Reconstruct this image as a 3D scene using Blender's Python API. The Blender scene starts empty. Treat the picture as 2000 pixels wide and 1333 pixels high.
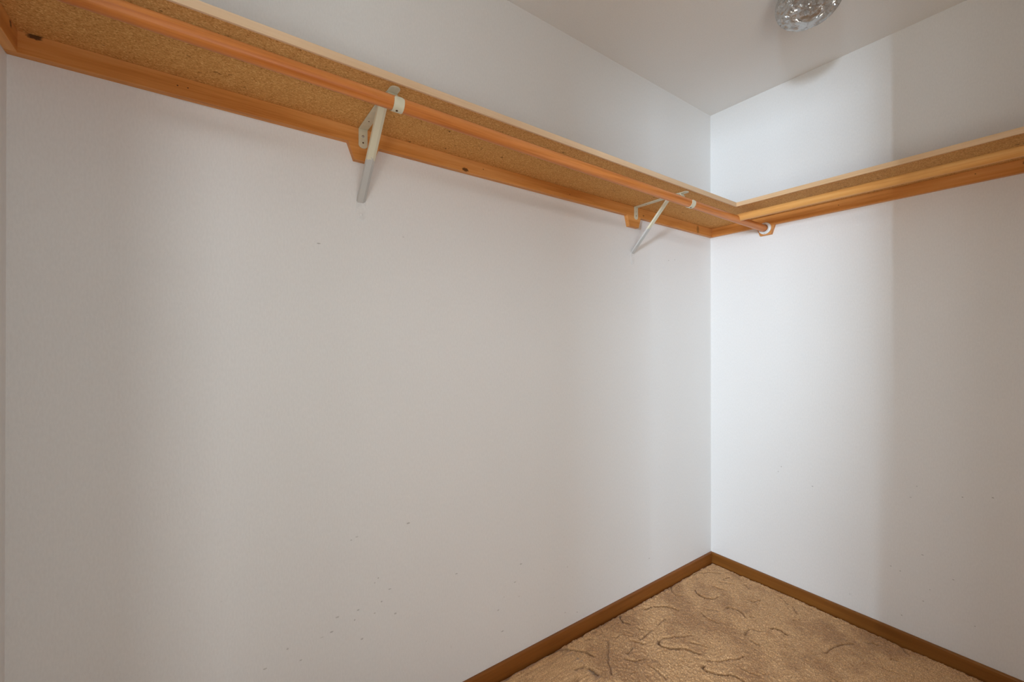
import bpy, bmesh, math, random
import numpy as np
from mathutils import Vector, Matrix

S = bpy.context.scene
COL = S.collection
random.seed(3)

# ------------------------------------------------------------------ camera
cam_d = bpy.data.cameras.new('camera')
cam = bpy.data.objects.new('camera', cam_d)
COL.objects.link(cam)
cam_d.sensor_width = 36.0
cam_d.lens = 36.0 * 829.83 / 2000.0
cam_d.clip_start = 0.02
F = Vector((-0.81420088, 0.5805761, 0.00288348))
R = Vector((0.58057858, 0.8142042, 0.0))
U = R.cross(F)
M = Matrix((R, U, -F)).transposed().to_4x4()
M.translation = Vector((1.26428766, -2.23981391, 1.19618715))
cam.matrix_world = M
S.camera = cam

# ------------------------------------------------------------------ light
W = bpy.data.worlds.new('daylight')
S.world = W
W.use_nodes = True
W.node_tree.nodes['Background'].inputs[0].default_value = (0.80, 0.90, 1.0, 1)
W.node_tree.nodes['Background'].inputs[1].default_value = 0.0

S.view_settings.view_transform = 'Standard'
S.view_settings.look = 'None'
S.view_settings.gamma = 1.0
S.view_settings.use_curve_mapping = False
S.view_settings.exposure = 0.02
S.cycles.use_denoising = True
S.cycles.max_bounces = 10
S.cycles.diffuse_bounces = 7
S.cycles.caustics_reflective = False
S.cycles.caustics_refractive = False


def area(name, loc, target, sx, sy, power, color):
    d = bpy.data.lights.new(name, 'AREA')
    d.shape = 'RECTANGLE'
    d.size, d.size_y = sx, sy
    d.energy = power
    d.color = color
    o = bpy.data.objects.new(name, d)
    COL.objects.link(o)
    o.location = loc
    o.rotation_euler = (Vector(target) - Vector(loc)).to_track_quat('-Z', 'Y').to_euler()
    return o


# daylight of the room outside the closet: its windows, its sunlit floor and added fills
LIGHTS = [
    # name, loc, target, width, height, watts, colour
    ('window_light', (2.548, -6.45, 1.36), (2.548, 0, 1.36), 0.02, 0.68, 58, (0.70, 0.85, 1.0)),
    ('window_light', (2.63, -6.45, 1.36), (2.63, 0, 1.36), 0.12, 0.68, 92, (0.70, 0.85, 1.0)),
    ('window_light', (2.79, -6.45, 1.36), (2.79, 0, 1.36), 0.20, 0.68, 96, (0.70, 0.85, 1.0)),
    ('window_light', (3.02, -6.45, 1.36), (3.02, 0, 1.36), 0.24, 0.68, 76, (0.68, 0.84, 1.0)),
    ('second_window_light', (2.24, -6.45, 1.50), (2.24, 0, 1.50), 0.16, 0.60, 8, (0.74, 0.87, 1.0)),
    ('sunlit_floor_light', (3.3, -4.5, 0.06), (3.3, -4.5, 2), 1.7, 3.0, 205, (0.94, 0.985, 0.95)),
    ('side_floor_fill', (3.1, -1.9, 0.06), (3.1, -1.9, 2), 1.6, 1.6, 34, (0.84, 0.94, 1.0)),  # added fill from the side opening, brightens the left wall
    ('side_ceiling_fill', (2.9, -2.95, 2.32), (0.4, -1.0, 0.0), 0.8, 0.8, 62, (0.88, 0.95, 1.0)),  # added fill for the left carpet and low wall, no such lamp
]
for a in LIGHTS:
    area(*a)

# carved carpet lines and wall marks, in metres
GROOVES = [
    (1.3, [(0.002,-1.205),(0.013,-1.183),(0.021,-1.148),(0.042,-1.099),(0.073,-1.067),(0.093,-1.054),(0.128,-1.045)]),
    (1.3, [(0.15,-1.192),(0.161,-1.184),(0.174,-1.182)]),
    (1.3, [(0.134,-1.142),(0.14,-1.118),(0.157,-1.1),(0.173,-1.096),(0.199,-1.1)]),
    (1.3, [(0.026,-0.775),(0.04,-0.791),(0.061,-0.796),(0.081,-0.786)]),
    (0.8, [(0.023,-1.005),(0.007,-0.98),(0.006,-0.961)]),
    (0.8, [(0.04,-1.007),(0.049,-0.983)]),
    (0.8, [(0.033,-0.958),(0.028,-0.934)]),
    (0.8, [(0.091,-0.908),(0.105,-0.897),(0.1,-0.872),(0.114,-0.851),(0.133,-0.835)]),
    (0.8, [(0.099,-0.935),(0.124,-0.959),(0.146,-0.992),(0.167,-1.011),(0.199,-1.038),(0.226,-1.057)]),
    (0.8, [(0.129,-0.776),(0.146,-0.764)]),
    (0.8, [(0.152,-0.858),(0.171,-0.846),(0.193,-0.83)]),
    (0.8, [(0.203,-0.954),(0.23,-0.939),(0.239,-0.914),(0.245,-0.895)]),
    (0.8, [(0.027,-1.383),(0.014,-1.371),(0.004,-1.343)]),
    (0.8, [(0.179,-0.883),(0.188,-0.927)]),
    (1.3, [(0.055,-0.65),(0.063,-0.606),(0.09,-0.559),(0.119,-0.537),(0.146,-0.532)]),
    (1.3, [(0.267,-0.348),(0.269,-0.331),(0.294,-0.32),(0.314,-0.319),(0.331,-0.327)]),
    (1.3, [(0.105,-0.331),(0.145,-0.351),(0.177,-0.347),(0.197,-0.324)]),
    (1.3, [(0.14,-0.228),(0.166,-0.219),(0.197,-0.214)]),
    (0.8, [(0.013,-0.276),(0.022,-0.228),(0.032,-0.176),(0.059,-0.128),(0.097,-0.085)]),
    (0.8, [(0.013,-0.371),(0.031,-0.413),(0.052,-0.432),(0.076,-0.437),(0.1,-0.413)]),
    (0.8, [(0.197,-0.324),(0.196,-0.289)]),
    (0.8, [(0.14,-0.164),(0.163,-0.143),(0.19,-0.128)]),
    (0.8, [(0.138,-0.132),(0.139,-0.082)]),
    (0.8, [(0.166,-0.05),(0.193,-0.066)]),
    (0.8, [(0.221,-0.085),(0.25,-0.107)]),
    (0.8, [(0.29,-0.199),(0.315,-0.194),(0.324,-0.155)]),
    (0.8, [(0.366,-0.051),(0.413,-0.086)]),
    (0.8, [(0.218,-0.463),(0.25,-0.482),(0.28,-0.479),(0.302,-0.477)]),
    (0.8, [(0.224,-0.423),(0.238,-0.404),(0.258,-0.393)]),
    (0.8, [(0.331,-0.327),(0.351,-0.34)]),
    (0.8, [(0.357,-0.319),(0.368,-0.308)]),
    (1.6, [(0.217,-0.766),(0.225,-0.785),(0.243,-0.788),(0.277,-0.762),(0.292,-0.734),(0.314,-0.718),(0.337,-0.713),(0.351,-0.704)]),
    (1.6, [(0.392,-0.744),(0.393,-0.761),(0.414,-0.766),(0.434,-0.754),(0.454,-0.741),(0.469,-0.715),(0.489,-0.701),(0.507,-0.7),(0.52,-0.704)]),
    (1.6, [(0.442,-0.328),(0.447,-0.313),(0.472,-0.302),(0.499,-0.312)]),
    (0.85, [(0.128,-0.776),(0.156,-0.753),(0.161,-0.734)]),
    (0.85, [(0.161,-0.734),(0.163,-0.768),(0.169,-0.825)]),
    (0.85, [(0.148,-0.625),(0.153,-0.687)]),
    (0.85, [(0.165,-0.853),(0.175,-0.843),(0.193,-0.832)]),
    (0.85, [(0.275,-0.634),(0.261,-0.665),(0.237,-0.703),(0.217,-0.735),(0.217,-0.766)]),
    (0.85, [(0.299,-0.673),(0.33,-0.652),(0.349,-0.647)]),
    (0.85, [(0.386,-0.717),(0.412,-0.683),(0.43,-0.651),(0.448,-0.613),(0.456,-0.588),(0.455,-0.576)]),
    (0.85, [(0.479,-0.647),(0.505,-0.645),(0.524,-0.64),(0.535,-0.63)]),
    (0.85, [(0.392,-0.401),(0.408,-0.388),(0.432,-0.374)]),
    (0.85, [(0.43,-0.467),(0.447,-0.473),(0.462,-0.467)]),
    (0.85, [(0.231,-0.937),(0.238,-0.914),(0.243,-0.893)]),
    (0.85, [(0.4,-0.455),(0.392,-0.426),(0.394,-0.399)]),
    (0.85, [(0.291,-0.912),(0.319,-0.91),(0.349,-0.916)]),
    (0.85, [(0.431,-0.09),(0.469,-0.133)]),
    (0.85, [(0.477,-0.191),(0.494,-0.173)]),
    (0.85, [(0.632,-0.308),(0.632,-0.269),(0.648,-0.205),(0.658,-0.179),(0.675,-0.159)]),
    (0.85, [(0.704,-0.102),(0.732,-0.084)]),
    (0.85, [(0.784,-0.141),(0.81,-0.124)]),
    (0.85, [(0.782,-0.226),(0.804,-0.219),(0.822,-0.212)]),
    (0.85, [(0.789,-0.024),(0.8,-0.041),(0.823,-0.056)]),
    (0.85, [(0.859,-0.089),(0.877,-0.1)]),
    (0.85, [(0.686,-0.431),(0.707,-0.434),(0.719,-0.424)]),
]
LEFT_MARKS = [(-1.906, 0.627), (-1.89, 0.632), (-1.838, 0.482), (-1.828, 0.493), (-1.793, 0.448), (-1.818, 0.419), (-1.886, 0.419), (-1.896, 0.394), (-1.838, 0.392), (-1.775, 0.368), (-1.944, 0.42), (-1.958, 0.384), (-1.984, 0.379), (-2.069, 0.383), (-2.121, 0.353), (-2.037, 0.339), (-1.875, 0.331), (-1.735, 0.633), (-1.566, 0.423), (-1.298, 0.374), (-1.325, 0.316), (-1.305, 0.257), (-1.399, 0.24), (-1.076, 0.113), (-1.01, 0.09), (-0.683, 0.086), (-0.54, 0.171), (-1.381, 0.158), (-1.065, 0.292), (-1.373, 0.278), (-1.751, 1.522), (-1.994, 1.469), (-0.408, 1.792), (-0.332, 1.611), (-0.384, 1.602)]
RIGHT_MARKS = [(1.029, 0.65), (0.955, 0.63), (0.814, 0.588), (0.832, 0.636), (0.338, 0.571), (0.481, 0.539), (0.352, 0.598), (0.868, 0.252), (0.848, 0.376), (0.931, 0.318), (0.849, 0.199), (0.787, 0.112), (0.985, 0.176), (0.754, 0.293), (0.783, 0.286)]

# ------------------------------------------------------------------ helpers
def tag(o, label=None, cat=None, group=None, kind=None):
    if label: o['label'] = label
    if cat: o['category'] = cat
    if group: o['group'] = group
    if kind: o['kind'] = kind
    return o


def empty(name, loc=(0, 0, 0)):
    o = bpy.data.objects.new(name, None)
    o.empty_display_size = 0.05
    COL.objects.link(o)
    o.location = loc
    return o


def link(name, bm, mat, parent=None, origin=(0, 0, 0), smooth=False):
    """bmesh in world coordinates -> object whose origin is `origin`"""
    org = Vector(origin)
    if parent is not None:
        porg = Vector((0, 0, 0))
        p = parent
        while p is not None:
            porg += p.location
            p = p.parent
        org = porg + (org - porg)
    for v in bm.verts:
        v.co -= org
    bmesh.ops.recalc_face_normals(bm, faces=bm.faces)
    me = bpy.data.meshes.new(name)
    bm.to_mesh(me)
    bm.free()
    if smooth:
        for p in me.polygons:
            p.use_smooth = True
        try:
            me.set_sharp_from_angle(angle=math.radians(40))
        except Exception:
            pass
    o = bpy.data.objects.new(name, me)
    COL.objects.link(o)
    if mat: me.materials.append(mat)
    if parent is not None:
        o.parent = parent
        o.location = org - porg
    else:
        o.location = org
    return o


def box(bm, lo, hi, bevel=0.0, seg=2):
    g = bmesh.ops.create_cube(bm, size=1.0)
    lo, hi = Vector(lo), Vector(hi)
    for v in g['verts']:
        v.co = Vector([(lo[i] + hi[i]) / 2 + v.co[i] * (hi[i] - lo[i]) for i in range(3)])
    if bevel:
        es = list({e for v in g['verts'] for e in v.link_edges})
        bmesh.ops.bevel(bm, geom=es, offset=bevel, segments=seg, affect='EDGES', profile=0.5)


def prism(bm, pts, f0, f1, bevel=0.0):
    """pts: 2-D outline; f0/f1 map a 2-D point to the two end faces"""
    a = [bm.verts.new(f0(*p)) for p in pts]
    b = [bm.verts.new(f1(*p)) for p in pts]
    n = len(pts)
    faces = [bm.faces.new(a), bm.faces.new(b[::-1])]
    for i in range(n):
        faces.append(bm.faces.new((a[i], b[i], b[(i + 1) % n], a[(i + 1) % n])))
    if bevel:
        es = list({e for f in faces[:2] for e in f.edges})
        bmesh.ops.bevel(bm, geom=es, offset=bevel, segments=2, affect='EDGES', profile=0.5)


def sweep(bm, path, section, frames):
    """section: 2-D closed outline placed at every path point with frame (a, b)"""
    rings = []
    for p, (a, b) in zip(path, frames):
        rings.append([bm.verts.new(Vector(p) + a * s + b * t) for s, t in section])
    n = len(section)
    for r0, r1 in zip(rings, rings[1:]):
        for i in range(n):
            bm.faces.new((r0[i], r0[(i + 1) % n], r1[(i + 1) % n], r1[i]))
    bm.faces.new(rings[0][::-1])
    bm.faces.new(rings[-1])


def strap(bm, pts, y0, y1, th):
    """sheet-metal strap: polyline of (x, z), thickness th, between y0 and y1"""
    P = [Vector((p[0], 0, p[1])) for p in pts]
    fr = []
    for i in range(len(P)):
        t = (P[min(i + 1, len(P) - 1)] - P[max(i - 1, 0)]).normalized()
        n = Vector((-t.z, 0, t.x))
        fr.append((Vector((0, 1, 0)), n))
    sec = [(y0, -th / 2), (y1, -th / 2), (y1, th / 2), (y0, th / 2)]
    sweep(bm, P, sec, fr)


def disc(bm, c, axis, r, h, seg=20, r2=None):
    """short cylinder / cone from c along axis by h"""
    axis = Vector(axis).normalized()
    q = axis.to_track_quat('Z', 'Y').to_matrix().to_4x4()
    m = Matrix.Translation(Vector(c) + axis * h / 2) @ q
    bmesh.ops.create_cone(bm, cap_ends=True, segments=seg, radius1=r, radius2=r if r2 is None else r2,
                          depth=h, matrix=m)


def lathe(bm, prof, c, axis, seg=40, close=False):
    """prof: list of (radius, height along axis)"""
    q = Vector(axis).normalized().to_track_quat('Z', 'Y').to_matrix()
    rings = []
    for r, h in prof:
        rings.append([bm.verts.new(Vector(c) + q @ Vector((r * math.cos(2 * math.pi * k / seg),
                     r * math.sin(2 * math.pi * k / seg), h))) for k in range(seg)])
    pairs = list(zip(rings, rings[1:]))
    if close:
        pairs.append((rings[-1], rings[0]))
    for a, b in pairs:
        for k in range(seg):
            bm.faces.new((a[k], a[(k + 1) % seg], b[(k + 1) % seg], b[k]))
    return rings


def NB():
    return bmesh.new()


# ------------------------------------------------------------------ materials
def mat_base(name, rough=0.6, spec=0.4):
    m = bpy.data.materials.new(name)
    m.use_nodes = True
    nt = m.node_tree
    b = nt.nodes['Principled BSDF']
    b.inputs['Roughness'].default_value = rough
    b.inputs['Specular IOR Level'].default_value = spec
    return m, nt, b


def N(nt, t, **kw):
    n = nt.nodes.new(t)
    for k, v in kw.items():
        if k in n.inputs.keys():
            n.inputs[k].default_value = v
        else:
            setattr(n, k, v)
    return n


def coords(nt, scale=(1, 1, 1), src='Object'):
    tc = N(nt, 'ShaderNodeTexCoord')
    mp = N(nt, 'ShaderNodeMapping')
    mp.inputs['Scale'].default_value = scale
    nt.links.new(tc.outputs[src], mp.inputs[0])
    return mp.outputs[0]


def noise(nt, vec, scale, detail=4, rough=0.55):
    n = N(nt, 'ShaderNodeTexNoise')
    n.inputs['Scale'].default_value = scale
    n.inputs['Detail'].default_value = detail
    n.inputs['Roughness'].default_value = rough
    nt.links.new(vec, n.inputs['Vector'])
    return n.outputs['Fac']


def ramp(nt, fac, stops):
    r = N(nt, 'ShaderNodeValToRGB')
    cr = r.color_ramp
    while len(cr.elements) < len(stops):
        cr.elements.new(0.5)
    for e, (p, c) in zip(cr.elements, stops):
        e.position = p
        e.color = (*c, 1) if len(c) == 3 else c
    nt.links.new(fac, r.inputs[0])
    return r.outputs[0]


def math_(nt, op, a, b=None, clamp=False):
    n = N(nt, 'ShaderNodeMath', operation=op)
    n.use_clamp = clamp
    for i, v in enumerate((a, b)):
        if v is None: continue
        if isinstance(v, (int, float)):
            n.inputs[i].default_value = v
        else:
            nt.links.new(v, n.inputs[i])
    return n.outputs[0]


def mix(nt, fac, a, b, mode='MIX'):
    n = N(nt, 'ShaderNodeMix', data_type='RGBA', blend_type=mode)
    for i, v in ((0, fac), (6, a), (7, b)):
        if isinstance(v, (int, float)):
            n.inputs[i].default_value = v
        elif isinstance(v, tuple):
            n.inputs[i].default_value = (*v, 1)
        else:
            nt.links.new(v, n.inputs[i])
    return n.outputs[2]


def bump(nt, b, h, strength, dist):
    n = N(nt, 'ShaderNodeBump')
    n.inputs['Strength'].default_value = strength
    n.inputs['Distance'].default_value = dist
    nt.links.new(h, n.inputs['Height'])
    nt.links.new(n.outputs[0], b.inputs['Normal'])


def spots(nt, col, marks, dark):
    """marks of (x, y, z, rx, ry, rz, strength) in object coordinates"""
    tc = N(nt, 'ShaderNodeTexCoord')
    wob = N(nt, 'ShaderNodeTexNoise')
    wob.inputs['Scale'].default_value = 160
    nt.links.new(tc.outputs['Object'], wob.inputs['Vector'])
    for (x, y, z, rx, ry, rz, s) in marks:
        mp = N(nt, 'ShaderNodeVectorMath', operation='SUBTRACT')
        mp.inputs[1].default_value = (x, y, z)
        nt.links.new(tc.outputs['Object'], mp.inputs[0])
        dv = N(nt, 'ShaderNodeVectorMath', operation='DIVIDE')
        dv.inputs[1].default_value = (rx, ry, rz)
        nt.links.new(mp.outputs[0], dv.inputs[0])
        ln = N(nt, 'ShaderNodeVectorMath', operation='LENGTH')
        nt.links.new(dv.outputs[0], ln.inputs[0])
        w = math_(nt, 'ADD', ln.outputs['Value'], math_(nt, 'MULTIPLY', math_(nt, 'SUBTRACT', wob.outputs['Fac'], 0.5), 1.2))
        f = N(nt, 'ShaderNodeMapRange', interpolation_type='SMOOTHSTEP')
        nt.links.new(w, f.inputs['Value'])
        f.inputs['From Min'].default_value = 0.6
        f.inputs['From Max'].default_value = 1.15
        f.inputs['To Min'].default_value = s
        f.inputs['To Max'].default_value = 0.0
        col = mix(nt, f.outputs[0], col, dark)
    return col


def wood(name, axis, light, mid, dark, rough=0.42, marks=(), grain=1.0, knot=(0.045, 0.016, 0.006)):
    m, nt, b = mat_base(name, rough, 0.28)
    sc = [26 * grain] * 3
    sc[axis] = 1.1
    v = coords(nt, tuple(sc))
    n1 = noise(nt, v, 1.5, 5, 0.6)
    fine = [240.0] * 3
    fine[axis] = 7
    n2 = noise(nt, coords(nt, tuple(fine)), 1.0, 2, 0.5)
    broad = [5.0] * 3
    broad[axis] = 1.6
    n3 = noise(nt, coords(nt, tuple(broad)), 1.0, 2, 0.5)
    f = math_(nt, 'ADD', math_(nt, 'MULTIPLY', n1, 0.55), math_(nt, 'MULTIPLY', n2, 0.15))
    f = math_(nt, 'ADD', f, math_(nt, 'MULTIPLY', n3, 0.3))
    c = ramp(nt, f, [(0.36, dark), (0.5, mid), (0.64, light)])
    if marks:
        c = spots(nt, c, marks, knot)
    nt.links.new(c, b.inputs['Base Color'])
    bump(nt, b, n2, 0.12, 0.0006)
    return m


def wall_paint(name, base, vert, marks=()):
    m, nt, b = mat_base(name, 0.55, 0.25)
    v = coords(nt)
    n = noise(nt, v, 1.3, 3, 0.5)
    c = ramp(nt, n, [(0.3, tuple(x * 0.975 for x in base)), (0.7, base)])
    # faint speckle and vertical brush drag
    sp = noise(nt, coords(nt, vert), 1.0, 2, 0.6)
    c = mix(nt, 0.05, c, ramp(nt, sp, [(0.35, (0.25, 0.24, 0.22)), (0.65, (1, 1, 1))]), 'MULTIPLY')
    # tiny dirt flecks, denser near the floor
    tc = N(nt, 'ShaderNodeTexCoord')
    sep = N(nt, 'ShaderNodeSeparateXYZ')
    nt.links.new(tc.outputs['Object'], sep.inputs[0])
    low = N(nt, 'ShaderNodeMapRange')
    nt.links.new(sep.outputs['Z'], low.inputs['Value'])
    low.inputs['From Min'].default_value = 0.05
    low.inputs['From Max'].default_value = 0.95
    low.inputs['To Min'].default_value = 1.0
    low.inputs['To Max'].default_value = 0.0
    fl = noise(nt, coords(nt, (62, 62, 40)), 1.0, 3, 0.7)
    patch = noise(nt, v, 3.0, 2, 0.5)
    fk = math_(nt, 'MULTIPLY', ramp(nt, fl, [(0.66, (0, 0, 0)), (0.74, (1, 1, 1))]),
               ramp(nt, patch, [(0.48, (0, 0, 0)), (0.62, (1, 1, 1))]))
    fk = math_(nt, 'MULTIPLY', fk, low.outputs[0])
    c = mix(nt, math_(nt, 'MULTIPLY', fk, 0.30), c, (0.30, 0.28, 0.25))
    if marks:
        c = spots(nt, c, marks, (0.20, 0.18, 0.16))
    nt.links.new(c, b.inputs['Base Color'])
    h1 = noise(nt, coords(nt, tuple(x * 0.55 for x in vert)), 1.0, 3, 0.6)
    bump(nt, b, h1, 0.35, 0.0009)
    return m


def metal_paint(name, col, rough=0.4):
    m, nt, b = mat_base(name, rough, 0.5)
    n = noise(nt, coords(nt), 60, 3)
    nt.links.new(ramp(nt, n, [(0.3, tuple(x * 0.88 for x in col)), (0.7, col)]), b.inputs['Base Color'])
    return m


WALL = (0.80, 0.79, 0.775)

lm = [(0, y, z, 0.02, 0.002 + 0.004 * random.random(), 0.0014 + 0.0016 * random.random(), 0.25 + 0.25 * random.random())
      for y, z in LEFT_MARKS]
rmk = [(x, 0, z, 0.002 + 0.002 * random.random(), 0.02, 0.0016 + 0.0016 * random.random(), 0.3 + 0.3 * random.random())
       for x, z in RIGHT_MARKS]
m_wl = wall_paint('wall_paint_left', WALL, (260, 260, 90), lm)
m_wr = wall_paint('wall_paint_right', WALL, (260, 260, 90), rmk)
m_wb = wall_paint('wall_paint_plain', WALL, (260, 260, 90))
m_bw = wall_paint('bedroom_paint', (0.42, 0.42, 0.42), (200, 200, 200))
m_ce = wall_paint('ceiling_paint', (0.80, 0.785, 0.765), (200, 200, 200))

oL, oM, oD = (0.74, 0.360, 0.120), (0.62, 0.260, 0.066), (0.44, 0.150, 0.026)
yc = -1.28
m_cl = wood('cleat_wood_left', 1, oL, oM, oD, marks=[
    (0.019, -1.5431 - yc, 1.7735 - 1.79, 0.01, 0.013, 0.0065, 0.85),
    (0.019, -1.4729 - yc, 1.791 - 1.79, 0.01, 0.0025, 0.0018, 0.8),
    (0.019, -1.0683 - yc, 1.7866 - 1.79, 0.01, 0.003, 0.002, 0.7),
    (0.019, -2.2998 - yc, 1.7894 - 1.79, 0.01, 0.0018, 0.0014, 1),
    (0.019, -2.281 - yc, 1.790 - 1.79, 0.01, 0.0018, 0.0014, 1),
    (0.019, -0.1563 - yc, 1.7875 - 1.79, 0.01, 0.0125, 0.022, 0.5),
    (0.019, -0.605 - yc, 1.7806 - 1.79, 0.01, 0.0065, 0.0045, 0.6),
    (0.019, -2.525 - yc, 1.808 - 1.79, 0.01, 0.012, 0.007, 0.9)])
m_cr = wood('cleat_wood_right', 0, oL, oM, oD, marks=[
    (0.5883 - 0.93, -0.019, 1.7907 - 1.79, 0.0022, 0.01, 0.0018, 0.9),
    (0.9918 - 0.93, -0.019, 1.7959 - 1.79, 0.0022, 0.01, 0.0018, 0.9),
    (1.112 - 0.93, -0.019, 1.799 - 1.79, 0.012, 0.01, 0.012, 0.9)])
m_cs = wood('cleat_wood_side', 0, oL, oM, oD, marks=[(0.055 - 0.15, 0.0, 0.012, 0.008, 0.03, 0.011, 0.9)])
m_rl = wood('rod_wood_left', 1, (0.70, 0.27, 0.085), (0.58, 0.200, 0.046), (0.42, 0.115, 0.020), rough=0.34, grain=1.6)
m_rr = wood('rod_wood_right', 0, (0.76, 0.41, 0.14), (0.70, 0.34, 0.10), (0.60, 0.25, 0.06), rough=0.36, grain=1.6)
m_el = wood('edge_strip_wood_left', 1, (0.74, 0.54, 0.36), (0.69, 0.48, 0.30), (0.62, 0.41, 0.24), rough=0.5)
m_er = wood('edge_strip_wood_right', 0, (0.72, 0.50, 0.31), (0.66, 0.43, 0.24), (0.58, 0.35, 0.17), rough=0.5)
m_bl = wood('baseboard_wood_left', 1, (0.27, 0.095, 0.018), (0.22, 0.072, 0.012), (0.165, 0.05, 0.008), rough=0.38)
m_br = wood('baseboard_wood_right', 0, (0.27, 0.105, 0.020), (0.22, 0.080, 0.014), (0.165, 0.055, 0.009), rough=0.38)


def particle(name):
    m, nt, b = mat_base(name, 0.7, 0.12)
    v = coords(nt)
    vo = N(nt, 'ShaderNodeTexVoronoi')
    vo.inputs['Scale'].default_value = 420
    nt.links.new(coords(nt, (1, 0.8, 1)), vo.inputs['Vector'])
    n = noise(nt, v, 330, 3, 0.7)
    f = math_(nt, 'ADD', math_(nt, 'MULTIPLY', vo.outputs['Color'], 0.45), math_(nt, 'MULTIPLY', n, 0.55))
    c = ramp(nt, f, [(0.25, (0.34, 0.145, 0.035)), (0.42, (0.56, 0.275, 0.080)), (0.58, (0.63, 0.325, 0.105)), (0.75, (0.80, 0.50, 0.20))])
    n2 = noise(nt, v, 55, 2, 0.6)
    c = mix(nt, ramp(nt, n2, [(0.22, (1, 1, 1)), (0.32, (0, 0, 0))]), c, (0.13, 0.05, 0.015))
    nt.links.new(c, b.inputs['Base Color'])
    bump(nt, b, n, 0.15, 0.0004)
    return m


m_pb = particle('particle_board')
CREAM = (0.66, 0.62, 0.47)
m_cream = metal_paint('cream_enamel', CREAM, 0.38)
m_white = metal_paint('white_plastic', (0.78, 0.78, 0.76), 0.35)
m_foot = metal_paint('overpainted_metal', tuple(x * 0.98 for x in WALL), 0.5)

m_steel, nt, b = mat_base('screw_steel', 0.3, 0.5)
b.inputs['Metallic'].default_value = 0.9
nt.links.new(ramp(nt, noise(nt, coords(nt), 300), [(0.3, (0.45, 0.44, 0.42)), (0.7, (0.62, 0.61, 0.59))]), b.inputs['Base Color'])
m_hole, nt, b = mat_base('screw_hole_dark', 0.8, 0.1)
nt.links.new(ramp(nt, noise(nt, coords(nt), 400), [(0.3, (0.05, 0.025, 0.012)), (0.7, (0.09, 0.045, 0.02))]), b.inputs['Base Color'])

# brace: cream enamel above, slopped with wall paint below, darkened to paint in shade
m_brace, nt, b = mat_base('half_painted_brace', 0.42, 0.45)
tc = N(nt, 'ShaderNodeTexCoord')
sep = N(nt, 'ShaderNodeSeparateXYZ')
nt.links.new(tc.outputs['Object'], sep.inputs[0])
w = math_(nt, 'ADD', sep.outputs['Z'], math_(nt, 'MULTIPLY', math_(nt, 'SUBTRACT', noise(nt, coords(nt), 70, 2), 0.5), 0.018))
fac = ramp(nt, math_(nt, 'SUBTRACT', w, -0.625), [(0.0, (0, 0, 0)), (0.5, (0, 0, 0)), (0.502, (1, 1, 1)), (1.0, (1, 1, 1))])
sm = math_(nt, 'GREATER_THAN', w, -0.098)
nt.links.new(mix(nt, sm, (0.50, 0.49, 0.47), CREAM), b.inputs['Base Color'])

# ------------------------------------------------------------------ setting
H, L, FX = 2.44, 2.567, 1.85
DX0, DX1, DH = 0.877, 1.506, 2.03


def struct(name, bm, mat, parent=None, origin=(0, 0, 0), smooth=False):
    o = link(name, bm, mat, parent, origin, smooth)
    if parent is None:
        o['kind'] = 'structure'
    return o


b_ = NB(); box(b_, (-0.12, -L - 0.12, -0.02), (0, 0.12, H)); struct('wall_left', b_, m_wl)
b_ = NB(); box(b_, (0, 0, -0.02), (FX + 0.12, 0.12, H)); struct('wall_right', b_, m_wr)
b_ = NB()
box(b_, (0, -L - 0.12, -0.02), (DX0, -L, H))
box(b_, (DX1, -L - 0.12, -0.02), (FX + 0.12, -L, H))
box(b_, (DX0, -L - 0.12, DH), (DX1, -L, H))
struct('wall_back', b_, m_wb)
FY0, FY1 = -2.45, -1.65  # opening added to the unseen front wall to let the side fills in
b_ = NB()
box(b_, (FX, FY1, -0.02), (FX + 0.12, 0, H))
box(b_, (FX, -L, -0.02), (FX + 0.12, FY0, H))
box(b_, (FX, FY0, DH), (FX + 0.12, FY1, H))
struct('wall_front', b_, m_wb)
b_ = NB(); box(b_, (-0.12, -L - 0.12, H), (FX + 0.12, 0.12, H + 0.1)); struct('ceiling', b_, m_ce)

# the room outside the closet door, which the daylight crosses
b_ = NB()
box(b_, (-1.6, -6.62, -0.02), (-1.48, -L - 0.12, H))
box(b_, (4.2, -6.62, -0.02), (4.32, 0.12, H))
box(b_, (-1.48, -6.62, -0.02), (4.2, -6.5, H))
box(b_, (FX + 0.12, 0, -0.02), (4.2, 0.12, H))
box(b_, (-1.6, -L - 0.12, -0.02), (-0.12, -L, H))
struct('wall_bedroom', b_, m_bw)
b_ = NB()
box(b_, (-1.6, -6.62, H), (4.32, -L - 0.12, H + 0.1))
box(b_, (FX + 0.12, -L - 0.12, H), (4.32, 0.12, H + 0.1))
struct('ceiling_bedroom', b_, m_bw)

# floor slab, and the carpet on it
m_slab, nt, b = mat_base('floor_underlay', 0.9, 0.1)
nt.links.new(ramp(nt, noise(nt, coords(nt), 30), [(0.3, (0.10, 0.065, 0.04)), (0.7, (0.15, 0.10, 0.06))]), b.inputs['Base Color'])
b_ = NB(); box(b_, (-1.6, -6.62, -0.08), (4.32, 0.12, -0.02)); struct('floor', b_, m_slab)


def profile_board(name, p0, p1, inward, mat, h=0.052, t=0.011):
    """baseboard with an eased top edge running from p0 to p1"""
    p0, p1, n = Vector(p0), Vector(p1), Vector(inward)
    sec = [(0, -0.018), (t, -0.018), (t, h - 0.005), (t - 0.0015, h - 0.0018), (t - 0.005, h), (0, h)]
    bm = NB()
    f0 = lambda s, z: p0 + n * s + Vector((0, 0, z))
    f1 = lambda s, z: p1 + n * s + Vector((0, 0, z))
    prism(bm, sec, f0, f1)
    return struct(name, bm, mat)


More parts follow.
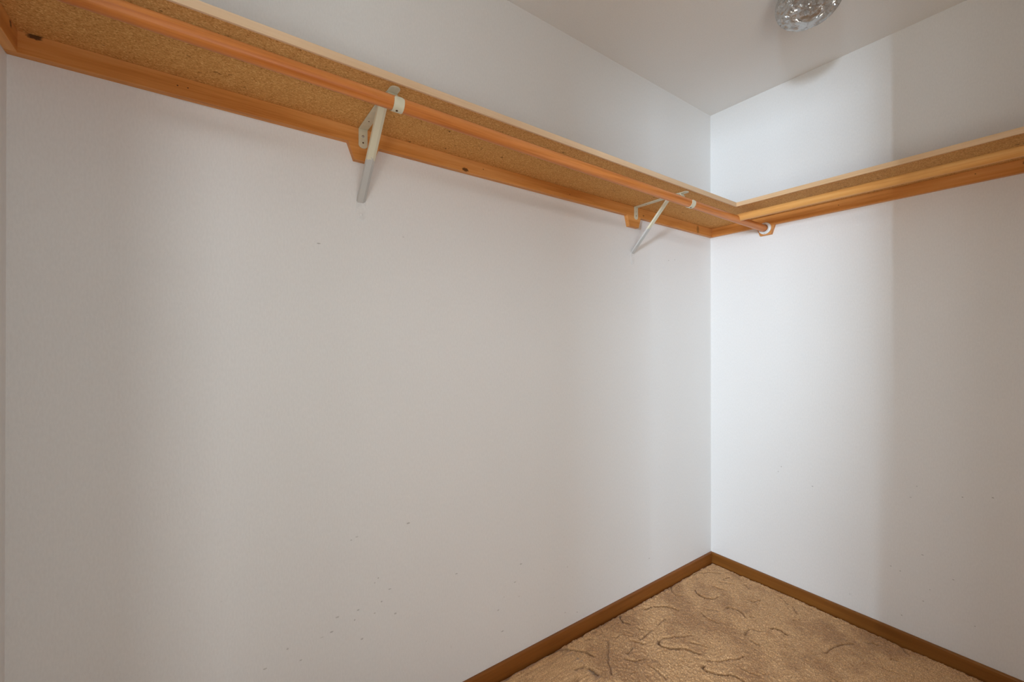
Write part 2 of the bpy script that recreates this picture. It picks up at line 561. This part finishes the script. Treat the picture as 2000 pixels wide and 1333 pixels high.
profile_board('baseboard_left', (0, 0, 0), (0, -L, 0), (1, 0, 0), m_bl)
profile_board('baseboard_right', (0.011, 0, 0), (FX, 0, 0), (0, -1, 0), m_br)
profile_board('baseboard_back', (0.011, -L, 0), (DX0, -L, 0), (0, 1, 0), m_br)
profile_board('baseboard_front', (FX, -0.011, 0), (FX, FY1, 0), (-1, 0, 0), m_bl)

# ---- carpet: a dense height field of tufts, carved with curling lines
def axis_pts(a, b, c, fine, coarse):
    return np.concatenate([np.arange(a, b, fine), np.arange(b, c, coarse), [c]])


xs = axis_pts(0.0108, 1.20, FX, 0.0022, 0.02)
ys = -axis_pts(0.0108, 1.10, L + 0.12, 0.0022, 0.02)
X, Y = np.meshgrid(xs, ys, indexing='ij')
rng = np.random.default_rng(5)


def vnoise(X, Y, s, seed):
    r = np.random.default_rng(seed)
    g = r.random((256, 256))
    u, v = X / s, Y / s
    i, j = np.floor(u).astype(int), np.floor(v).astype(int)
    fu, fv = u - i, v - j
    fu, fv = fu * fu * (3 - 2 * fu), fv * fv * (3 - 2 * fv)
    a = g[i % 256, j % 256]; b2 = g[(i + 1) % 256, j % 256]
    c = g[i % 256, (j + 1) % 256]; d = g[(i + 1) % 256, (j + 1) % 256]
    return (a * (1 - fu) + b2 * fu) * (1 - fv) + (c * (1 - fu) + d * fu) * fv


Z = 0.0018 * (rng.random(X.shape) - 0.5) * 2.0
Z += 0.0042 * (vnoise(X, Y, 0.0055, 1) - 0.5) + 0.0015 * (vnoise(X, Y, 0.012, 2) - 0.5)
Z += 0.004 * (vnoise(X, Y, 0.16, 3) - 0.5)
wx = X + 0.006 * (vnoise(X, Y, 0.02, 6) - 0.5)
wy = Y + 0.006 * (vnoise(X, Y, 0.02, 7) - 0.5)
G = np.zeros_like(X)
for wgt, pl in GROOVES:
    P = np.array(pl)
    lo, hi = P.min(0) - 0.03, P.max(0) + 0.03
    I = np.where((xs > lo[0]) & (xs < hi[0]))[0]
    J = np.where((ys > lo[1]) & (ys < hi[1]))[0]
    if len(I) == 0 or len(J) == 0: continue
    sl = np.ix_(I, J)
    sx_, sy_ = wx[sl], wy[sl]
    dmin = np.full(sx_.shape, 1.0)
    for a, c in zip(P, P[1:]):
        d = c - a
        t = np.clip(((sx_ - a[0]) * d[0] + (sy_ - a[1]) * d[1]) / (d @ d + 1e-12), 0, 1)
        dmin = np.minimum(dmin, np.hypot(sx_ - a[0] - t * d[0], sy_ - a[1] - t * d[1]))
    wd = 0.0042 * (0.7 + 0.3 * wgt)
    G[sl] = np.maximum(G[sl], min(wgt, 1.5) * np.exp(-(dmin / wd) ** 2))
Z -= 0.0085 * G * (0.45 + 0.9 * vnoise(X, Y, 0.02, 8))
edge = np.minimum(X - xs[0], -Y - (-ys[0]))
Z -= 0.011 * np.exp(-(edge / (0.005 + 0.006 * vnoise(X, Y, 0.025, 9))) ** 2)
Z += 0.003 * np.exp(-((edge - 0.018) / 0.01) ** 2)
Z = np.maximum(Z, -0.0185)
jit = 0.0008
Xj = np.clip(X + jit * (rng.random(X.shape) - 0.5) * 2, xs[0], None)
Yj = np.clip(Y + jit * (rng.random(X.shape) - 0.5) * 2, None, ys[0])
nx, ny = X.shape
co = np.stack([Xj, Yj, Z], -1).reshape(-1, 3)
idx = np.arange(nx * ny).reshape(nx, ny)
q = np.stack([idx[:-1, :-1], idx[:-1, 1:], idx[1:, 1:], idx[1:, :-1]], -1).reshape(-1, 4)
me = bpy.data.meshes.new('carpet')
me.vertices.add(len(co)); me.vertices.foreach_set('co', co.astype(np.float32).ravel())
me.loops.add(q.size); me.loops.foreach_set('vertex_index', q.astype(np.int32).ravel())
me.polygons.add(len(q)); me.polygons.foreach_set('loop_start', np.arange(0, q.size, 4, dtype=np.int32))
me.update(calc_edges=True)
me.validate()
if me.polygons[0].normal.z < 0:
    me.flip_normals()
for nm, arr in (('groove', G),):
    at = me.attributes.new(nm, 'FLOAT', 'POINT')
    at.data.foreach_set('value', arr.astype(np.float32).ravel())
m_cp, nt, b = mat_base('carpet_pile', 0.95, 0.08)
b.inputs['Sheen Weight'].default_value = 0.25
v = coords(nt)
n1 = noise(nt, v, 290, 3, 0.75)
n2 = noise(nt, v, 3.2, 3, 0.55)
n3 = noise(nt, v, 14, 3, 0.6)
c = ramp(nt, n1, [(0.30, (0.30, 0.160, 0.065)), (0.5, (0.60, 0.345, 0.160)), (0.68, (0.92, 0.62, 0.35))])
lay = math_(nt, 'ADD', math_(nt, 'MULTIPLY', n2, 0.7), math_(nt, 'MULTIPLY', n3, 0.3))
c = mix(nt, 1.0, c, ramp(nt, lay, [(0.44, (0.74, 0.69, 0.66)), (0.54, (1.0, 1.0, 1.0))]), 'MULTIPLY')
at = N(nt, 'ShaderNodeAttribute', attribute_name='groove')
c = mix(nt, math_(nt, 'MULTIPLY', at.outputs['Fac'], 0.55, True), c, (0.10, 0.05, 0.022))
nt.links.new(c, b.inputs['Base Color'])
me.materials.append(m_cp)
cp = bpy.data.objects.new('carpet', me)
COL.objects.link(cp)
tag(cp, 'tan cut pile carpet carved with curling lines across the closet floor', 'carpet', kind='stuff')

# bedroom carpet is a plain floor finish out of sight
m_bc, nt, b = mat_base('bedroom_carpet', 0.95, 0.1)
nt.links.new(ramp(nt, noise(nt, coords(nt), 200), [(0.3, (0.34, 0.22, 0.13)), (0.7, (0.5, 0.34, 0.22))]), b.inputs['Base Color'])
b_ = NB()
box(b_, (-1.48, -6.5, -0.02), (4.2, -L - 0.12, 0.0))
box(b_, (FX, -L - 0.12, -0.02), (4.2, 0.0, 0.0))
struct('floor_bedroom', b_, m_bc)

# unseen chest of drawers, added to block the lower window light
m_dr = wood('blocker_wood', 0, oL, oM, oD)
dr = empty('light_blocker', (2.275, -4.1, 0))
tag(dr, 'unseen wooden chest of drawers added in the bedroom to block window light', 'light_blocker')
b_ = NB(); box(b_, (1.95, -4.35, 0.06), (2.60, -3.9, 1.17), 0.004); link('body', b_, m_dr, dr)
b_ = NB(); box(b_, (1.93, -4.37, 1.17), (2.62, -3.88, 1.20), 0.004); link('top', b_, m_dr, dr)
for r_ in range(4):
    b_ = NB(); box(b_, (1.98, -3.9, 0.12 + 0.26 * r_), (2.57, -3.882, 0.36 + 0.26 * r_), 0.003); d_ = link('drawer', b_, m_dr, dr)
    for s_ in (-0.14, 0.14):
        b_ = NB(); disc(b_, (2.275 + s_, -3.882, 0.24 + 0.26 * r_), (0, 1, 0), 0.008, 0.02, 16, 0.016); link('knob', b_, m_steel, d_, (2.275 + s_, -3.882, 0.24 + 0.26 * r_))
for x_ in (1.97, 2.54):
    for y_ in (-4.33, -3.96):
        b_ = NB(); box(b_, (x_, y_, 0.0), (x_ + 0.04, y_ + 0.04, 0.06)); link('leg', b_, m_dr, dr)

# ------------------------------------------------------------------ shelves
HS, TS = 1.8115, 0.0182
SD1, SD2 = 0.2892, 0.2957
ES = 0.006


def tapered(name, pts, f0, f1, mat, parent, origin=(0, 0, 0), bev=0.0008):
    bm = NB()
    prism(bm, pts, f0, f1, bev)
    return link(name, bm, mat, parent, origin)


sh = empty('closet_shelf', (0.14, -L / 2, HS))
tag(sh, 'long particle board shelf with pale wood front edge running along the left wall', 'shelf', 'L-shaped pair of closet shelves')
b_ = NB(); box(b_, (0.0005, -L + 0.0005, HS), (SD1 - ES, -0.0005, HS + TS - 0.0004)); link('board', b_, m_pb, sh)
b_ = NB(); box(b_, (SD1 - ES, -L + 0.0005, HS - 0.0006), (SD1, -SD2, HS + TS), 0.0006, 1); link('edge_strip', b_, m_el, sh)['label'] = 'pale wooden front edge strip'

sh2 = empty('closet_shelf', ((SD1 + FX) / 2, -0.15, HS))
tag(sh2, 'shorter particle board shelf with wooden front edge on the right wall', 'shelf', 'L-shaped pair of closet shelves')
b_ = NB(); box(b_, (SD1 - ES + 0.0006, -SD2 + ES, HS), (FX - 0.0005, -0.0005, HS + TS - 0.0004)); link('board', b_, m_pb, sh2)
b_ = NB(); box(b_, (SD1 - ES + 0.0003, -SD2, HS - 0.0006), (FX - 0.0005, -SD2 + ES, HS + TS), 0.0006, 1); link('edge_strip', b_, m_er, sh2)['label'] = 'wooden front edge strip'

# cleats: strips nailed to the walls under the shelves
HC = 1.767
CT = 0.019


def cleat(bm, lo, hi):
    box(bm, lo, hi, 0.0012, 2)


cl = empty('shelf_cleat', (0, yc, 1.79))
tag(cl, 'long orange pine cleat nailed to the left wall under the shelf', 'cleat', 'wooden cleats under the shelves')
b_ = NB(); cleat(b_, (0.0, -L, HC), (CT, 0, HS)); link('strip', b_, m_cl, cl, (0, yc, 1.79))
for yb, wt_, wb_ in ((-1.8765, 0.0445, 0.0262), (-0.671, 0.0470, 0.0325)):
    tapered('backing_block', [(yb - wt_, HC + 0.0005), (yb - wb_, 1.7188), (yb + wb_, 1.7188), (yb + wt_, HC + 0.0005)],
            lambda s, z: (0.0, s, z), lambda s, z: (CT, s, z), m_cl, cl, (0, yc, 1.79))

cr = empty('shelf_cleat', (0.93, 0, 1.79))
tag(cr, 'orange pine cleat nailed to the right wall under the shorter shelf', 'cleat', 'wooden cleats under the shelves')
b_ = NB(); cleat(b_, (CT, -CT, HC), (FX, 0, HS)); link('strip', b_, m_cr, cr, (0.93, 0, 1.79))
xb = 0.2895
tapered('backing_block', [(xb - 0.041, HC + 0.0005), (xb - 0.0255, 1.7225), (xb + 0.0255, 1.7225), (xb + 0.041, HC + 0.0005)],
        lambda s, z: (s, 0.0, z), lambda s, z: (s, -CT, z), m_cr, cr, (0.93, 0, 1.79))

cs = empty('shelf_cleat', (0.15, -L, 1.79))
tag(cs, 'short pine cleat end meeting the long cleat in the upper left corner', 'cleat', 'wooden cleats under the shelves')
b_ = NB(); cleat(b_, (CT, -L, HC), (SD1, -L + CT, HS)); link('strip', b_, m_cs, cs, (0.15, -L, 1.79))
tapered('backing_block', [(0.275 - 0.041, HC + 0.0005), (0.275 - 0.0255, 1.7225), (0.275 + 0.0255, 1.7225), (0.275 + 0.041, HC + 0.0005)],
        lambda s, z: (s, -L, z), lambda s, z: (s, -L + CT, z), m_cs, cs, (0.15, -L, 1.79))

cf = empty('shelf_cleat', (FX, -0.15, 1.79))
tag(cf, 'short pine cleat on the front wall carrying the end of the right shelf', 'cleat', 'wooden cleats under the shelves')
b_ = NB(); cleat(b_, (FX - CT, -SD2, HC), (FX, -CT, HS)); link('strip', b_, m_cl, cf, (FX, -0.15, 1.79))
tapered('backing_block', [(-0.281 - 0.041, HC + 0.0005), (-0.281 - 0.0255, 1.7225), (-0.281 + 0.0255, 1.7225), (-0.281 + 0.041, HC + 0.0005)],
        lambda s, z: (FX - CT, s, z), lambda s, z: (FX, s, z), m_cl, cf, (FX, -0.15, 1.79))

# ------------------------------------------------------------------ rods
RR = 0.0165


def left_axis(y):
    t = (y + L) / L
    return Vector((0.275 + 0.012 * t, y, 1.7708 - 0.0168 * t))


def tube(bm, ring0, ring1, n, mid=24):
    rings = [ring0]
    for k in range(1, mid):
        rings.append([a.lerp(c, k / mid) for a, c in zip(ring0, ring1)])
    rings.append(ring1)
    rv = [[bm.verts.new(p) for p in r] for r in rings]
    for a, c in zip(rv, rv[1:]):
        for k in range(n):
            bm.faces.new((a[k], a[(k + 1) % n], c[(k + 1) % n], c[k]))
    return rv


NS = 40
b_ = NB()
y0, y1 = -L + CT + 0.004, -CT - 0.004
ring = lambda y: [left_axis(y) + Vector((RR * math.cos(2 * math.pi * k / NS), 0, RR * math.sin(2 * math.pi * k / NS))) for k in range(NS)]
rv = tube(b_, ring(y0), ring(y1), NS)
b_.faces.new(rv[0][::-1]); b_.faces.new(rv[-1])
rod1 = link('closet_rod', b_, m_rl, None, (0.28, -1.28, 1.765), True)
tag(rod1, 'long reddish wooden closet rod hanging under the left wall shelf', 'closet rod', 'wooden clothes rods')

b_ = NB()
ya, za = -0.281, 1.7625
ca = left_axis(ya)
r0, r1 = [], []
for k in range(NS):
    a = 2 * math.pi * k / NS
    dy, dz = RR * math.cos(a), RR * math.sin(a)
    dz0 = za + dz - ca.z
    xe = ca.x + math.sqrt(max(0, (RR + 0.0006) ** 2 - dz0 ** 2)) if abs(dz0) < RR else ca.x
    r0.append(Vector((max(xe, ca.x - 0.0), ya + dy, za + dz)))
    r1.append(Vector((FX - CT - 0.004, ya + dy, za + dz)))
rv = tube(b_, r0, r1, NS)
cen = b_.verts.new((ca.x + RR, ya, za))
for k in range(NS):
    b_.faces.new((rv[0][(k + 1) % NS], rv[0][k], cen))
b_.faces.new(rv[-1])
rod2 = link('closet_rod', b_, m_rr, None, (0.93, -0.28, 1.765), True)
tag(rod2, 'lighter wooden closet rod under the right shelf, its cut end butting the long rod', 'closet rod', 'wooden clothes rods')


def socket(loc, axis, label):
    o = empty('rod_socket', loc)
    tag(o, label, 'rod socket', 'white plastic rod sockets')
    bm = NB()
    ro, ri, d = 0.0290, 0.0182, 0.013
    prof = [(ro, 0), (ro, 0.004), (ro - 0.0015, 0.0062), (0.0235, 0.0075), (0.0230, d), (0.0215, d + 0.001), (ri, d - 0.001), (ri, 0.0006), (ri, 0)]
    lathe(bm, prof, loc, axis, 44, True)
    link('cup', bm, m_white, o, loc, True)
    q = Vector(axis).to_track_quat('Z', 'Y')
    for s in (-1, 1):
        bm = NB()
        p = Vector(loc) + q @ Vector((0.0, 0.0, 0)) + Vector((0, 0, -0.0258 * s)) + Vector(axis) * 0.0062
        disc(bm, p, axis, 0.0022, 0.0012, 14, 0.0014)
        link('screw', bm, m_steel, o, p, True)
    return o


socket(tuple(left_axis(-CT) + Vector((0.0015, 0, 0.001))), (0, -1, 0), 'white round cup holding the far end of the long rod against the right wall')
socket(tuple(left_axis(-L + CT)), (0, 1, 0), 'white round cup holding the near end of the long rod')
socket((FX - CT, ya, za), (-1, 0, 0), 'white round cup holding the right rod at the front wall')


# ------------------------------------------------------------------ brackets
def bracket(yb, label):
    """shelf-and-rod bracket, straps one inch wide, centred on y = yb"""
    ax = left_axis(yb)
    o = empty('shelf_bracket', (0.0, yb, 1.795))
    tag(o, label, 'bracket', 'shelf and rod brackets on the left wall')
    hw, th = 0.0126, 0.0016
    org = (0.0, yb, 1.795)
    # wall plate against the cleat, round lower end
    pts = [(yb - hw, HS - 0.001), (yb - hw, 1.764)]
    for k in range(1, 12):
        a = math.pi * k / 12
        pts.append((yb - hw * math.cos(a), 1.764 - 0.0095 * math.sin(a)))
    pts += [(yb + hw, 1.764), (yb + hw, HS - 0.001)]
    tapered('wall_plate', pts, lambda s, z: (CT, s, z), lambda s, z: (CT + 0.002, s, z), m_cream, o, org, 0.0004)
    # arm against the underside of the shelf, round front tab
    pts = [(CT, yb - hw), (0.225, yb - hw), (0.240, yb + 0.005 - hw), (0.264, yb + 0.005 - hw)]
    for k in range(1, 14):
        a = math.pi * k / 14
        pts.append((0.264 + 0.0115 * math.sin(a), yb + 0.005 - hw * math.cos(a)))
    pts += [(0.264, yb + 0.005 + hw), (0.240, yb + 0.005 + hw), (0.225, yb + hw), (CT, yb + hw)]
    tapered('arm', pts, lambda x, y: (x, y, HS - 0.0024), lambda x, y: (x, y, HS - 0.0006), m_cream, o, org, 0.0004)
    # hook: drops from the arm, runs under the rod and up its front
    bm = NB()
    rr = RR + 0.0012
    path = [(0.2455, HS - 0.0026), (0.2475, HS - 0.006)]
    a0 = math.radians(152)
    start = (ax.x + rr * math.cos(a0), ax.z + rr * math.sin(a0))
    path += [((0.2475 * (1 - t) + start[0] * t), (HS - 0.006) * (1 - t) + start[1] * t) for t in (0.35, 0.7)]
    for k in range(0, 25):
        a = a0 + (math.radians(395) - a0) * k / 24
        path.append((ax.x + rr * math.cos(a), ax.z + rr * math.sin(a)))
    yh = yb + 0.005
    strap(bm, path, yh - hw, yh + hw, th)
    # round the corners of the free end
    hk = link('hook', bm, m_cream, o, org, True)
    me_ = hk.data
    n = len(me_.vertices)
    for v in list(me_.vertices)[-4:]:
        v.co.y = 0.005 + (v.co.y - 0.005) * 0.55
    for v in list(me_.vertices)[-8:-4]:
        v.co.y = 0.005 + (v.co.y - 0.005) * 0.86
    bm = NB()
    p = Vector((ax.x + 0.004, yh - 0.002, ax.z - rr - th / 2))
    disc(bm, p, (0.1, 0, -1), 0.0030, 0.0011, 14, 0.0018)
    link('screw', bm, m_hole, hk, p, True)
    # diagonal brace: shallow channel at 45 degrees
    bm = NB()
    p0, p1 = Vector((0.0014, 0, 1.603)), Vector((0.197, 0, HS - 0.006))
    t = (p1 - p0).normalized()
    n = Vector((t.z, 0, -t.x))          # outward and down
    sec = [(-hw, -0.0052), (-hw, -0.004), (-0.0112, 0.0016), (0.0045, 0.0016), (hw, -0.004), (hw, -0.0052),
           (0.0040, 0.0), (-0.0108, 0.0)]
    path = [p0 + (p1 - p0) * k / 10 for k in range(11)]
    fr = []
    for k in range(11):
        fr.append((Vector((0, 1, 0)), n))
    sweep(bm, [p + Vector((0, yb, 0)) for p in path], sec, fr)
    br = link('brace', bm, m_brace, o, org, False)
    # flattened top of the brace under the arm
    bm = NB()
    strap(bm, [(0.194, HS - 0.0072), (0.199, HS - 0.0036), (0.228, HS - 0.0032)], yb - hw + 0.001, yb + hw - 0.001, th)
    link('brace_flange', bm, m_cream, br, org)
    # foot of the brace, painted over with the wall
    pts = [(yb - hw, 1.606), (yb - hw, 1.5655)]
    for k in range(1, 12):
        a = math.pi * k / 12
        pts.append((yb - hw * math.cos(a), 1.5655 - hw * math.sin(a)))
    pts += [(yb + hw, 1.5655), (yb + hw, 1.606)]
    ft = tapered('foot', pts, lambda s, z: (0.0, s, z), lambda s, z: (0.0018, s, z), m_foot, br, org, 0.0005)
    ft['label'] = 'flat foot painted over in wall colour'
    # fasteners
    for z, mt, nm, rad in ((1.789, m_steel, 'screw', 0.0036), (1.7705, m_hole, 'screw_hole', 0.0023)):
        bm = NB()
        p = (CT + 0.002, yb, z)
        disc(bm, p, (1, 0, 0), rad, 0.0014 if mt is m_steel else 0.0003, 16, rad * 0.6 if mt is m_steel else rad)
        link(nm, bm, mt, o, p, True)
    bm = NB()
    p = (0.075, yb, HS - 0.0024)
    disc(bm, p, (0, 0, -1), 0.0020, 0.0002, 14)
    link('screw_hole', bm, m_hole, o, p)
    bm = NB()
    p = (0.0018, yb + 0.001, 1.568)
    disc(bm, p, (1, 0, 0), 0.0034, 0.0012, 16, 0.002)
    link('foot_screw', bm, m_foot, o, p, True)
    return o


bracket(-1.8795, 'cream metal rod bracket with half-painted brace, the nearer and larger one')
bracket(-0.6596, 'white metal rod bracket nearest the room corner')

# ------------------------------------------------------------------ ceiling light
lx, ly = 0.668, -0.560
lamp = empty('ceiling_light', (lx, ly, H))
tag(lamp, 'unlit cut glass globe lamp with starburst pattern on the ceiling', 'ceiling light')
b_ = NB()
lathe(b_, [(0.0005, 0.0), (0.062, 0.0), (0.064, 0.004), (0.060, 0.022), (0.045, 0.026), (0.0005, 0.026)], (lx, ly, H), (0, 0, -1), 48)
link('canopy', b_, m_white, lamp, (lx, ly, H), True)

m_glass = bpy.data.materials.new('cut_glass')
m_glass.use_nodes = True
nt = m_glass.node_tree
nt.nodes.clear()
out = N(nt, 'ShaderNodeOutputMaterial')
g = N(nt, 'ShaderNodeBsdfGlass')
g.inputs['Roughness'].default_value = 0.06
g.inputs['IOR'].default_value = 1.5
nt.links.new(ramp(nt, noise(nt, coords(nt), 5), [(0.3, (0.90, 0.90, 0.89)), (0.7, (0.96, 0.96, 0.95))]), g.inputs['Color'])
tr = N(nt, 'ShaderNodeBsdfTransparent')
tr.inputs[0].default_value = (0.97, 0.97, 0.965, 1)
ms = N(nt, 'ShaderNodeMixShader')
ms.inputs[0].default_value = 0.62
gg = N(nt, 'ShaderNodeBsdfGlossy')
gg.inputs['Roughness'].default_value = 0.12
mg = N(nt, 'ShaderNodeMixShader')
mg.inputs[0].default_value = 0.30
nt.links.new(gg.outputs[0], mg.inputs[2])
nt.links.new(g.outputs[0], ms.inputs[1])
nt.links.new(tr.outputs[0], ms.inputs[2])
nt.links.new(ms.outputs[0], mg.inputs[1])
nt.links.new(mg.outputs[0], out.inputs[0])

# bowl profile: radius against depth below the ceiling
BR, BD = 0.099, 0.141
prof = []
for k in range(13):
    prof.append((0.060 + (BR - 0.060) * math.sin(math.pi / 2 * k / 12), 0.016 + 0.050 * (1 - math.cos(math.pi / 2 * k / 12)) + 0.004 * k / 12))
zc = prof[-1][1]
for k in range(1, 41):
    a = math.pi / 2 * k / 40
    prof.append((max(BR * math.cos(a) ** 0.85, 0.0006), zc + (BD - zc) * math.sin(a)))
SEG = 300
rng2 = np.random.default_rng(2)
# starburst centres spread over the bowl
stars = []
for row, (dep, cnt) in enumerate(((0.050, 12), (0.080, 12), (0.108, 10), (0.128, 7), (0.140, 3))):
    for k in range(cnt):
        stars.append((dep, 2 * math.pi * (k + 0.5 * (row % 2)) / cnt))


def prof_r(dep):
    return np.interp(dep, [p[1] for p in prof], [p[0] for p in prof])


SC = np.array([(prof_r(d) * math.cos(a), prof_r(d) * math.sin(a), d) for d, a in stars])
verts, faces = [], []
th_ = 2 * np.pi * np.arange(SEG) / SEG
rings = []
for i, (r, d) in enumerate(prof):
    P = np.stack([r * np.cos(th_), r * np.sin(th_), np.full(SEG, d)], -1)
    dist = np.linalg.norm(P[:, None, :] - SC[None], axis=2)
    j = dist.argmin(1)
    dd = dist[np.arange(SEG), j]
    c = SC[j]
    rel = P - c
    up = rel[:, 2]
    tang = -rel[:, 0] * c[:, 1] / (np.hypot(c[:, 0], c[:, 1]) + 1e-6) + rel[:, 1] * c[:, 0] / (np.hypot(c[:, 0], c[:, 1]) + 1e-6)
    ang = np.arctan2(up, tang)
    hgt = np.abs((ang * 8 / np.pi) % 2 - 1) * np.clip(dd / 0.010, 0, 1) * 0.0044
    hgt *= np.clip((0.036 - dd) / 0.010, 0.3, 1) * (1 if i > 3 else 0.2) * min(1, r / 0.03)
    rings.append(np.stack([(r - hgt) * np.cos(th_), (r - hgt) * np.sin(th_), d - hgt * 0.6], -1))
inner = []
for (r, d) in prof:
    ri_ = max(r - 0.0045, 0.0003)
    inner.append(np.stack([ri_ * np.cos(th_), ri_ * np.sin(th_), np.full(SEG, d - 0.0045 * (d > zc))], -1))
allr = rings + inner[::-1]
co = np.concatenate(allr)
co[:, 2] *= -1
nr = len(allr)
idx = np.arange(nr * SEG).reshape(nr, SEG)
q = []
for a in range(nr):
    bq = (a + 1) % nr
    i0, i1 = idx[a], idx[bq]
    q.append(np.stack([i0, np.roll(i0, -1), np.roll(i1, -1), i1], -1))
q = np.concatenate(q)
me = bpy.data.meshes.new('glass_globe')
me.from_pydata(co.tolist(), [], q.tolist())
me.update()
bmg = bmesh.new(); bmg.from_mesh(me); bmesh.ops.recalc_face_normals(bmg, faces=bmg.faces); bmg.to_mesh(me); bmg.free()
me.materials.append(m_glass)
gl = bpy.data.objects.new('glass_globe', me)
COL.objects.link(gl)
gl.parent = lamp
gl['label'] = 'clear cut glass globe'
# bulb inside the globe
b_ = NB()
bp = [(0.0006, 0.100)]
for k in range(1, 13):
    a = math.pi * k / 16
    bp.append((0.028 * math.sin(a), 0.072 + 0.028 * math.cos(a)))
bp += [(0.014, 0.040), (0.013, 0.026)]
lathe(b_, bp, (lx, ly, H), (0, 0, -1), 32)
m_bulb, nt, b = mat_base('frosted_bulb', 0.35, 0.5)
nt.links.new(ramp(nt, noise(nt, coords(nt), 20), [(0.3, (0.72, 0.72, 0.70)), (0.7, (0.8, 0.8, 0.78))]), b.inputs['Base Color'])
link('bulb', b_, m_bulb, lamp, (lx, ly, H), True)
